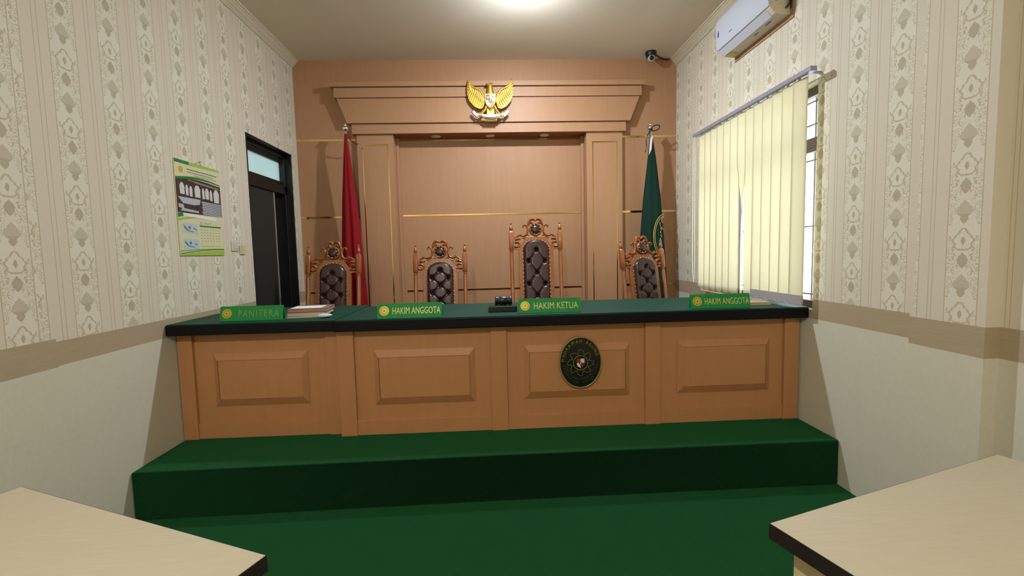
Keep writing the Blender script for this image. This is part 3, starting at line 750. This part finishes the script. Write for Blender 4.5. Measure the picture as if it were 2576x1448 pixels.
# arc-length spacing round the upper ellipse
aa, bb = .1135, .1385; N = 400; th = [radians(179 - (179-17)*k/N) for k in range(N+1)]; L = [0]
for k in range(N): L.append(L[-1]+math.hypot(aa*(cos(th[k+1])-cos(th[k])), bb*(sin(th[k+1])-sin(th[k]))))
wd = {' ': .75, 'M': 1.25, 'I': .5}
tot = sum(wd.get(c, 1) for c in txt); acc = 0
for ch in txt:
    wc = wd.get(ch, 1); pos = (acc+wc/2)/tot*L[-1]; acc += wc
    if ch == ' ': continue
    i = min(range(N+1), key=lambda q: abs(L[q]-pos)); t = th[i]
    ang = math.atan2(bb*cos(t), -aa*sin(t)) - pi     # tangent, running clockwise
    me = text_mesh(ch, .031, .82, .0008, .0)
    items.append((me, Matrix.Translation((PX+aa*cos(t), PY-.0168, PZ+bb*sin(t))) @ Matrix.Rotation(-ang, 4, 'Y')))
mesh_obj('lettering', join_meshes('lettering', items), M['plaquegold'], pq)
def pfl(name, mt, pts, y0=PY-.0162, y1=PY-.0172):
    g = MB(); g.prism([(PX+(a-722)*V, PZ-.002-(b-738)*V) for a, b in pts], y0, y1, 'y'); return g.build(name, M[mt], pq)
pfl('shield_quarter', 'shred', [(632, 640), (718, 640), (718, 738), (632, 738)]); pfl('shield_quarter', 'shwhite', [(722, 642), (812, 642), (812, 738), (722, 738)])
pfl('shield_quarter', 'shwhite', [(634, 742), (720, 742), (720, 862), (660, 820), (636, 780)]); pfl('shield_quarter', 'shred', [(724, 742), (812, 742), (806, 790), (780, 825), (724, 862)])
pfl('shield_centre', 'shblack', [(690, 715), (752, 715), (752, 760), (721, 790), (690, 760)], PY-.017, PY-.0178)
g = MB(); g.ell((PX, PY-.0182, PZ-.004), (.005, .001, .005)); g.build('star', M['shwhite'], pq)
g = MB()
for s in (-1, 1):
    for k in range(11):
        a = radians(-90+s*(8+7.2*k)); r1, r2 = .098, .118
        for rr in (.95, 1.12):
            x, z = PX+r1*rr*cos(a), PZ+(r2*rr)*sin(a)
            g.ell((x, PY-.0165, z), (.008, .0012, .0045), 8, 4)
g.tube([(PX+.06*cos(radians(a)), PY-.0165, PZ-.045+.062*sin(radians(a))) for a in range(225, 320, 8)], .0035, 6)
g.build('wreath', M['olive'], pq, 60)

# ------------------------------------------------------------------ name plates
def name_plate(label, x0, x1, y, rz, txt, cx, tw, tint, spacing=1.0):
    t = thing('name_plate', label, 'sign', ((x0+x1)/2, y, ZT+.001), rz, 'green name plates on the benches', local=True)
    w = (x1-x0)/2; lean = radians(14)
    Rm = Matrix.Rotation(-lean, 4, 'X')
    g = MB(); g.box(-w, w, -.002, .002, 0.002, .096); o = g.build('front_plate', M['signgreen'], t, bevel=.0008); o.data.transform(Rm)
    g = MB(); g.box(-w, w, -.002, .002, .0, .094); o = g.build('rear_plate', M['signgreen'], t, bevel=.0008); o.data.transform(Matrix.Translation((0, .048, .001)) @ Matrix.Rotation(lean, 4, 'X'))
    g = MB(); g.box(-w, w, .0, .048, 0.0, .002); g.build('base', M['signgreen'], t)
    ex = -w+.043
    g = MB(); g.lathe([(.0, -.0035), (.030, -.0032), (.0305, -.002)], (ex, 0, .049), 28, 'y'); o = g.build('emblem_disc', M['signyellow'], t); o.data.transform(Rm @ Matrix.Diagonal((.92, 1, 1.12, 1)) if False else Rm)
    g = MB()
    for k in range(16): a = 2*pi*k/16; g.tube([(ex+.017*cos(a), -.0036, .049+.017*sin(a)), (ex+.026*cos(a+.12), -.0036, .049+.026*sin(a+.12))], .0012, 5)
    g.ell((ex, -.0036, .049), (.0035, .001, .0045)); q = g.build('emblem_detail', M['olive'], o); q.data.transform(Rm)
    me = text_mesh(txt, .060, 1, .0004, .0, spacing)
    xs = [v.co.x for v in me.vertices]; k = tw/(max(xs)-min(xs))
    zs_ = [v.co.z for v in me.vertices]; kz = .042/(max(zs_)-min(zs_)); mz = (max(zs_)+min(zs_))/2; mxx = (max(xs)+min(xs))/2
    me.transform(Rm @ Matrix.Translation((cx, -.0028, .048)) @ Matrix.Diagonal((k, 1, kz, 1)) @ Matrix.Translation((-mxx, 0, -mz)))
    mesh_obj('lettering', me, M[tint], t)
name_plate('green name plate reading PANITERA with widely spaced letters on the clerk bench', -1.732, -1.340, 2.962, radians(0), 'PANITERA', .045, .252, 'signdim', 1.25)
name_plate('green name plate reading HAKIM ANGGOTA between the papers and the gavel', -.722, -.319, 2.872, radians(0), 'HAKIM ANGGOTA', .042, .298, 'signgold')
name_plate('green name plate reading HAKIM KETUA just right of the gavel', .166, .568, 2.925, radians(-1), 'HAKIM KETUA', .042, .288, 'signgold')
name_plate('green name plate reading HAKIM ANGGOTA at the window end of the bench', 1.292, 1.680, 2.905, radians(-2), 'HAKIM ANGGOTA', .042, .290, 'signgold')

# ------------------------------------------------------------------ gavel, papers, book
t = thing('sound_block', 'black rectangular gavel block left of the third name plate', 'gavel block', (.07, 3.06, ZT+.001))
g = MB(); g.box(-.028, .162, 3.03, 3.14, ZT+.001, ZT+.040); g.build('block', M['black'], t, bevel=.004)
g = MB(); g.box(-.022, .156, 3.036, 3.134, ZT+.0405, ZT+.043); plabel(g.build('green_top', M['feltgreen'], t), 'green top face')  # thin green layer over the top of the block
t = thing('gavel', 'black gavel head lying on its block', 'gavel', (.073, 3.085, ZT+.044))
g = MB(); g.lathe([(.001, .008), (.027, .008), (.029, .012), (.029, .026), (.0265, .030), (.0265, .036), (.029, .040), (.029, .088), (.0265, .092), (.0265, .098), (.029, .102), (.029, .118), (.027, .122), (.001, .122)], (.008, 3.085, ZT+.0735), 24, 'x'); g.build('gavel_head', M['black'], t, 40)
g = MB(); 
for xx in (.041, .103): g.lathe([(.0272, xx), (.0282, xx+.001), (.0282, xx+.004), (.0272, xx+.005)], (.008, 3.085, ZT+.0735), 24, 'x')
plabel(g.build('metal_band', M['chrome'], t, 50), 'thin silver bands')
g = MB(); g.tube([(.073, 3.105, ZT+.0735), (.073, 3.16, ZT+.070), (.073, 3.28, ZT+.062), (.073, 3.36, ZT+.058)], [.009, .008, .010, .011], 10); g.build('handle', M['black'], t, 50)

def slab(name, label, cat, cx, cy, z, w, d, h, rz, mats, group=None):
    t = thing(name, label, cat, (cx, cy, z), rz, group, local=True)
    g = MB(); g.box(-w/2, w/2, -d/2, d/2, h-.002, h); g.box(-w/2, w/2, -d/2, d/2, 0, .002); g.box(-w/2, -w/2+.003, -d/2, d/2, 0, h); g.build('cover', mats[0], t, bevel=.0006)
    g = MB(); g.box(-w/2+.003, w/2-.004, -d/2+.004, d/2-.004, .002, h-.002); g.build('pages', mats[1], t)
    return t
z = ZT+.0015; D = 'document stack on the clerk bench'
slab('thin_booklet', 'thin white booklet at the bottom of the document stack', 'booklet', -1.245, 3.14, z, .235, .20, .010, radians(6), (M['paper'], M['pages']), D)
slab('document_folder', 'mottled brown folder with a pink edge in the middle of the document stack', 'folder', -1.24, 3.17, z+.0105, .25, .24, .022, radians(8), (M['folder'], M['pages']), D)
slab('document_folder', 'mottled grey folder directly under the loose white sheet on the document stack', 'folder', -1.24, 3.19, z+.0335, .25, .25, .020, radians(7), (M['folder'], M['pink']), D)
g = MB(); g.prism([(-1.345, 3.09), (-1.15, 3.112), (-1.165, 3.26), (-1.36, 3.235)], z+.0545, z+.0555, 'z'); tag(g.build('paper_sheet', M['paper']), 'loose white sheet lying on top of the document stack', 'paper')
g = MB()
rings = []
for k in range(13):
    u = -1+2*k/12; rr = math.sqrt(max(0, 1-u*u))*(1-.25*u); rings.append([(-1.09+.045*u, 3.008+.026*rr*cos(a)+.012*u, ZT+.0155+.014*rr*sin(a)) for a in [2*pi*i/14 for i in range(14)]])
g.loft(rings); tag(g.build('computer_mouse', M['white'], None, 80), 'small white rounded mouse-shaped object in front of the document stack', 'mouse')
slab('notebook', 'closed brown notebook with cream pages behind the rightmost name plate', 'book', 1.79, 3.085, ZT+.0015, .20, .16, .018, radians(-6), (simple('kraft_cover', (176, 150, 112), .6), M['pages']))

# ------------------------------------------------------------------ vertical blind
vb = thing('vertical_blind', 'cream vertical louvre blind under a grey rail over the window', 'blind', (1.96, 3.5, 2.5))
g = MB(); g.box(1.925, 1.968, 2.735, 4.345, 2.468, 2.498); plabel(g.build('head_rail', M['railgrey'], vb, bevel=.004), 'lilac grey head rail')
g = MB(); g.box(1.968, XR-.001, 2.80, 2.82, 2.48, 2.49); g.box(1.968, XR-.001, 4.2, 4.22, 2.48, 2.49); g.build('rail_bracket', M['railgrey'], vb)
ys = [2.868+.1105*k for k in range(13)]
for k, yc in enumerate(ys):
    zb = 1.052; top = 2.462; hwid = .0625; g = MB(); m = 24; n = 6; rows_ = []
    a_t = radians(6); 
    for j in range(m+1):
        tt = j/m; z = top+(zb-top)*tt
        a = a_t + radians(2.5*sin(k*2.1)*tt); yo = .0; 
        if k == 6: q = max(0, min(1, (tt-.27)/.45)); q = q*(2-q); a = a_t - radians(42)*q; yo = -.010*q
        if k == 5: yo = -.006*tt
        row = []
        for i in range(n+1):
            s = (2*i/n-1)*hwid; bow = .003*(1-(s/hwid)**2)
            row.append((1.950 - sin(a)*s - bow*cos(a)+.008, yc + yo + cos(a)*s, z))
        rows_.append(row)
    g.loft(rows_, closed=False); sl = g.build('slat', M['blind'], vb, 60)
    sd = sl.modifiers.new('thickness', 'SOLIDIFY'); sd.thickness = .0012
    if k < 5:
        g = MB(); a = a_t; yo = 0
        p0 = [(1.957 - sin(a)*s*hwid, yc+yo+cos(a)*s*hwid) for s in (-.96, .96)]
        nx, ny = cos(a)*.0052, sin(a)*.0052
        q = [(p0[0][0]-nx, p0[0][1]-ny), (p0[1][0]-nx, p0[1][1]-ny), (p0[1][0]+nx, p0[1][1]+ny), (p0[0][0]+nx, p0[0][1]+ny)]
        g.prism(q, 1.053, 1.115, 'z'); o = g.build('bottom_weight', M['slatw'], sl); o.location = (0, 0, 0)
    g = MB(); g.box(1.945, 1.957, yc-.006, yc+.006, 2.460, 2.480); o = g.build('slat_hook', M['cord'], sl); o.location = (0, 0, 0)
g = MB()
for a, b in zip(ys, ys[1:]): g.tube([(1.940, a+.02, 1.068), (1.938, (a+b)/2, 1.052), (1.940, b-.02, 1.068)], .0012, 5)
g.build('bottom_chain', M['cord'], vb, 60)
g = MB()
g.tube([(1.93, 4.335, 2.48), (1.93, 4.335, 1.35), (1.93, 4.32, 1.16), (1.93, 4.305, 1.10), (1.93, 4.285, 1.14), (1.93, 4.29, 1.4), (1.93, 4.30, 2.48)], .0028, 6); g.build('pull_cord', M['cord'], vb, 60)

# ------------------------------------------------------------------ air conditioner
ac = thing('air_conditioner', 'white wall-mounted air conditioner above the window', 'air conditioner', (1.95, 3.44, 2.97))
A0, A1 = 3.10, 3.79
g = MB(); g.prism([(2.036, 2.968), (1.931, 2.976), (1.908, 3.005), (1.91, 3.262), (2.036, 3.268)], A0, A1, 'y') if False else g.loft([[(x, yy, z) for x, z in ((2.036, 2.968), (1.931, 2.977), (1.897, 3.018), (1.895, 3.262), (2.036, 3.270))] for yy in (A0, A1)])
g.build('housing', M['offwhite'], ac, bevel=.004)
g = MB(); g.loft([[(x, yy, z) for x, z in ((1.8965, 3.024), (1.884, 3.026), (1.874, 3.083), (1.868, 3.16), (1.870, 3.235), (1.882, 3.262), (1.8965, 3.266))] for yy in (A0-.002, A1+.002)])
fp = plabel(g.build('front_panel', M['white'], ac, 40, bevel=.002), 'glossy white front panel')
g = MB(); g.loft([[(x, yy, z) for x, z in ((1.930, 2.972), (1.936, 2.975), (1.902, 3.020), (1.893, 3.019))] for yy in (A0+.04, A1-.01)]); g.build('louver', M['white'], ac, bevel=.001)
g = MB(); g.prism([(A1-.03, 3.115), (A1-.045, 3.118), (A1-.05, 3.165), (A1-.035, 3.15)], 1.8705, 1.8675, 'x'); g.build('printed_mark', M['blueink'], ac)
g = MB(); g.box(1.872, 1.8745, A1-.24, A1-.20, 3.082, 3.088); g.build('printed_mark', M['greyink'], ac)
g = MB(); g.box(1.94, 2.005, A1-.10, A1-.035, 2.967, 2.9745); plabel(g.build('sticker', M['label_yellow'], ac), 'yellow sticker on the underside')
g = MB(); g.box(1.966, 1.972, 3.36, 3.41, 2.9705, 2.9735); g.build('drain_slot', M['greyink'], ac); g = MB(); g.box(1.960, 1.966, 3.20, 3.26, 2.9705, 2.974); g.build('drain_slot', M['greyink'], ac)
g = MB(); g.lathe([(.004, A0-.003), (.004, A0+.001)], (1.935, 0, 3.06), 10, 'y'); g.build('screw_cap', M['greyink'], ac)
g = MB(); g.box(2.032, XR-.0005, A0-.035, A1+.005, 2.936, 3.22); plabel(g.build('backing_board', M['tan'], ac), 'bare tan strip of wall behind the unit')
g = MB(); g.tube([(2.012, A0-.02, 3.20), (2.008, A0-.022, 3.10), (2.018, A0-.02, 3.04), (2.006, A0-.006, 3.015), (2.0, A0+.004, 3.01)], .006, 7); g.tube([(2.026, A0-.025, 3.20), (2.024, A0-.026, 3.08), (2.03, A0-.01, 3.0)], .005, 7); g.build('cable', M['cable'], ac, 50)

# ------------------------------------------------------------------ dome camera
t = thing('security_camera', 'small black dome camera on the ceiling by the right corner', 'camera', (1.703, 4.84, H))
g = MB(); g.lathe([(.055, H-.001), (.056, H-.018), (.050, H-.045), (.038, H-.062), (.0, H-.064)], (1.703, 4.84, 0), 24); g.build('base', M['black'], t, 40)
g = MB(); g.ell((1.703, 4.825, H-.066), (.037, .037, .036), 20, 14); plabel(g.build('eyeball', M['white'], t, 80), 'pale eyeball shell')
g = MB(); g.ell((1.698, 4.800, H-.074), (.024, .018, .024), 18, 10); g.build('lens', M['black'], t, 80)
g = MB(); g.tube([(1.75, 4.87, H-.006), (1.83, 4.95, H-.01), (1.90, 4.995, H-.012), (1.955, 4.998, H-.014)], .007, 6); g.build('cable', M['cable'], t, 50)

# ------------------------------------------------------------------ calendar
XC = XL+.008
cal = thing('wall_calendar', 'green and white wall calendar with a kitchen linen picture hanging left of the door', 'calendar', (XC, 3.31, 1.46))
Y0, Y1, Z0, Z1 = 3.062, 3.545, 1.460, 2.082
def cp(u, v): return (Y0+(Y1-Y0)*u, Z1-(Z1-Z0)*v)
mcream = simple('calendar_cream', (212, 208, 168), .5, var=.02); mgreen = simple('calendar_green', (32, 122, 54), .5); mlime = simple('calendar_lime', (158, 188, 66), .5)
mdark = simple('calendar_brown', (62, 44, 40), .5, var=.5, scale=40); mgrey = simple('calendar_grey', (176, 182, 192), .5, var=.12, scale=60); mblue = simple('calendar_blue', (180, 196, 204), .5, var=.05)
mtx = simple('calendar_ink', (120, 130, 110), .6); mdg = simple('calendar_slate', (84, 106, 112), .6)
g = MB(); g.prism([cp(0, 0), cp(1, 0), cp(1, 1), cp(0, 1)], XL+.0015, XC, 'x'); g.build('page', mcream, cal)
lay = [0]
def patch(name, mat, polys, lv=1):
    g = MB()
    for p in polys: g.prism([cp(u, v) for u, v in p], XC-.0002, XC+.0006*lv, 'x')
    return g.build(name, mat, cal)
def arc(v0, v1, bul, n=10): return [(k/n, v0+(v1-v0)*k/n-bul*sin(pi*k/n)) for k in range(n+1)]
patch('header_band', mgreen, [[(0, 0), (.30, 0), (.30, .035), (0, .035)]]); patch('header_band', mlime, [[(.30, 0), (1, 0), (1, .025), (.30, .035)]])
patch('green_swoosh', mgreen, [arc(.185, .175, .035)+arc(.21, .185, .028)[::-1]], 2)
patch('header_lines', mtx, [[(.25, .075), (.93, .075), (.93, .087), (.25, .087)], [(.25, .105), (.86, .105), (.86, .114), (.25, .114)], [(.40, .13), (.92, .13), (.92, .136), (.40, .136)]])
g = MB(); yy, zz = cp(.12, .10); g.lathe([(.001, .0006), (.022, .0006), (.022, -.0005)], (XC, yy, zz), 20, 'x'); g.build('emblem_disc', M['signyellow'], cal)
patch('picture', mdark, [[(0, .20), (.03, .196)]+[(k/10, .20-.025*sin(pi*k/10)) for k in range(1, 10)]+[(1, .195), (1, .55), (0, .55)]])
ap = []
for u, v, w_, h_ in ((.07, .235, .10, .12), (.19, .25, .06, .11), (.27, .255, .065, .11), (.38, .235, .13, .13), (.55, .25, .055, .12), (.62, .245, .09, .12), (.73, .255, .06, .12), (.82, .24, .14, .15)):
    ap.append([(u+w_*.3, v), (u+w_*.7, v), (u+w_, v+h_*.3), (u+w_*.95, v+h_), (u+.05*w_, v+h_), (u, v+h_*.3)])
patch('white_aprons', simple('apron_white', (206, 206, 204), .5, var=.1, scale=60), ap, 2)
patch('ceiling_beams', simple('beam_grey', (150, 140, 128), .5, var=.2, scale=50), [[(.25, .19), (.95, .215), (.95, .225), (.25, .2)], [(.4, .208), (1, .228), (1, .234), (.4, .214)]], 2)
st = [[(.02, .385), (.50, .385), (.48, .44), (.36, .455), (.12, .45)], [(.02, .46), (.12, .46), (.14, .50), (.03, .50)], [(.10, .50), (.45, .515), (.44, .535), (.06, .53)]]
for r in range(8): st.append([(.53+.01*(r % 2), .40+.0185*r), (.98, .405+.0185*r), (.99, .417+.0185*r), (.52+.015*(r % 3), .413+.0185*r)])
patch('white_linen', mgrey, st, 2)
patch('green_swoosh', mgreen, [[(0, .555), (.1, .552), (.1, .585), (0, .60)]], 3); patch('green_swoosh', mlime, [[(0, .61)]+[(k/10*.5, .61-.03*sin(pi*k/20)) for k in range(1, 11)]+[(.3, .60), (.12, .615), (0, .64)]], 2)
patch('caption_strip', M['paper'], [[(.09, .55), (.85, .575), (.85, .602), (.09, .578)]], 3)
for v in (.655, .82):
    patch('map_picture', mblue, [[(.07, v), (.39, v+.005), (.39, v+.115), (.07, v+.11)]])
    patch('map_marks', mdg, [[(.09, v+.02), (.14, v+.045), (.18, v+.075), (.30, v+.09), (.30, v+.096), (.17, v+.083), (.11, v+.055)], [(.19, v+.035), (.23, v+.03), (.24, v+.06), (.20, v+.06)], [(.30, v+.045), (.36, v+.06), (.37, v+.07), (.31, v+.058)]], 2)
patch('week_bar', mgreen, [[(.44, .668), (.95, .668), (.95, .684), (.44, .684)]])
dl = []
for r in range(5):
    for c_ in range(7): dl.append([(.46+.07*c_, .71+.032*r), (.483+.07*c_, .71+.032*r), (.483+.07*c_, .7165+.032*r), (.46+.07*c_, .7165+.032*r)])
patch('date_grid', mtx, dl)
patch('date_lines', mtx, [[(.54, .638), (.72, .638), (.72, .643), (.54, .643)], [(.54, .65), (.66, .65), (.66, .653), (.54, .653)], [(.45, .895), (.9, .895), (.9, .898), (.45, .898)]])
me = text_mesh('01', .030, .8, .0002); yy, zz = cp(.485, .648)
me.transform(Matrix.Translation((XC+.0006, yy, zz)) @ Matrix.Rotation(radians(90), 4, 'Z')); mesh_obj('month_number', me, mtx, cal)
patch('footer_swoosh', mgreen, [arc(.975, .93, .012)+arc(.985, .937, .012)[::-1], arc(.95, .925, .008)+arc(.956, .93, .008)[::-1]], 2)
patch('footer_band', mlime, [arc(.99, .945, .01)+[(1, 1), (0, 1)]])
g = MB(); yy, zz = cp(.52, 0); g.tube([(XC, yy-.05, Z1-.005), (XL+.012, yy, Z1+.02), (XC, yy+.03, Z1-.005)], .0015, 5); g.tube([(XL+.001, yy+.005, Z1+.018), (XL+.02, yy+.01, Z1+.024)], .002, 5); g.build('hanging_string', M['string'], cal)

# ------------------------------------------------------------------ switches beside the door
def plate(name, label, cat, y0, y1, z0, z1, mat):
    t = thing(name, label, cat, (XL, (y0+y1)/2, z0))
    g = MB(); g.box(XL+.0005, XL+.010, y0, y1, z0, z1); g.build('cover_plate', mat, t, bevel=.003)
    g = MB(); ym, zm = (y0+y1)/2, (z0+z1)/2
    if cat == 'switch': g.box(XL+.010, XL+.014, ym-.022, ym+.022, zm-.022, zm+.022); g.build('rocker', M['white'], t, bevel=.002)
    else:
        g.lathe([(.022, .012), (.020, .0105), (.001, .0105)], (XL, ym, zm), 20, 'x'); g.build('socket_ring', M['offwhite'], t, 40)
        g = MB(); g.box(XL+.010, XL+.0125, ym-.012, ym-.007, zm-.003, zm+.003); g.box(XL+.010, XL+.0125, ym+.007, ym+.012, zm-.003, zm+.003); g.build('socket_hole', M['cable'], t)
plate('light_switch', 'white light switch right of the calendar', 'switch', 3.652, 3.735, 1.492, 1.572, M['offwhite'])
plate('power_socket', 'cream power socket between the light switch and the door', 'socket', 3.765, 3.845, 1.464, 1.54, simple('cream_socket', (206, 190, 150), .5))

# ------------------------------------------------------------------ foreground tables
def table(label, A, B, wd, pan_off):
    """A: near inner corner, B: far corner of the far edge; depth runs towards the camera"""
    A = Vector((*A, 0)); B = Vector((*B, 0)); e = (B-A); L_ = e.length; e.normalize(); d = Vector((e.y, -e.x, 0))
    if d.y > 0: d = -d
    t = thing('laminate_table', label, 'table', (A.x+e.x*L_/2+d.x*wd/2, A.y+e.y*L_/2+d.y*wd/2, 0), 0, None)
    def quad(a0, a1, b0, b1): return [tuple((A+e*a+d*b)[:2]) for a, b in ((a0, b0), (a1, b0), (a1, b1), (a0, b1))]
    g = MB(); g.prism(quad(.002, L_-.002, .002, wd-.002), .708, .740, 'z'); g.build('tabletop', M['tabletop'], t)
    g = MB()
    g.prism(quad(0, L_, 0, .002), .700, .7392, 'z'); g.prism(quad(0, L_, wd-.002, wd), .700, .7392, 'z'); g.prism(quad(0, .002, .002, wd-.002), .700, .7392, 'z'); g.prism(quad(L_-.002, L_, .002, wd-.002), .700, .7392, 'z')
    plabel(g.build('edge_band', M['darkbrown'], t), 'black edge band')
    g = MB(); g.prism(quad(.05, .068, .03, wd-.05), 0, .708, 'z'); g.build('side_panel', M['tableside'], t, bevel=.001)
    g = MB(); g.prism(quad(L_-.068, L_-.05, .03, wd-.05), 0, .708, 'z'); g.build('side_panel', M['tableside'], t, bevel=.001)
    g = MB(); g.prism(quad(.068, L_-.068, .05, .066), .25, .708, 'z'); g.build('modesty_panel', M['tableside'], t, bevel=.001)
    return t
table('pale maple table with black edge in the right foreground', (.677, 1.07), (1.624, 1.373), .62, .04)
table('pale maple table with black edge in the left foreground', (-.542, 1.044), (-1.480, 1.443), .62, .04)

for o in list(bpy.data.objects):
    if '_local' in o: del o['_local']
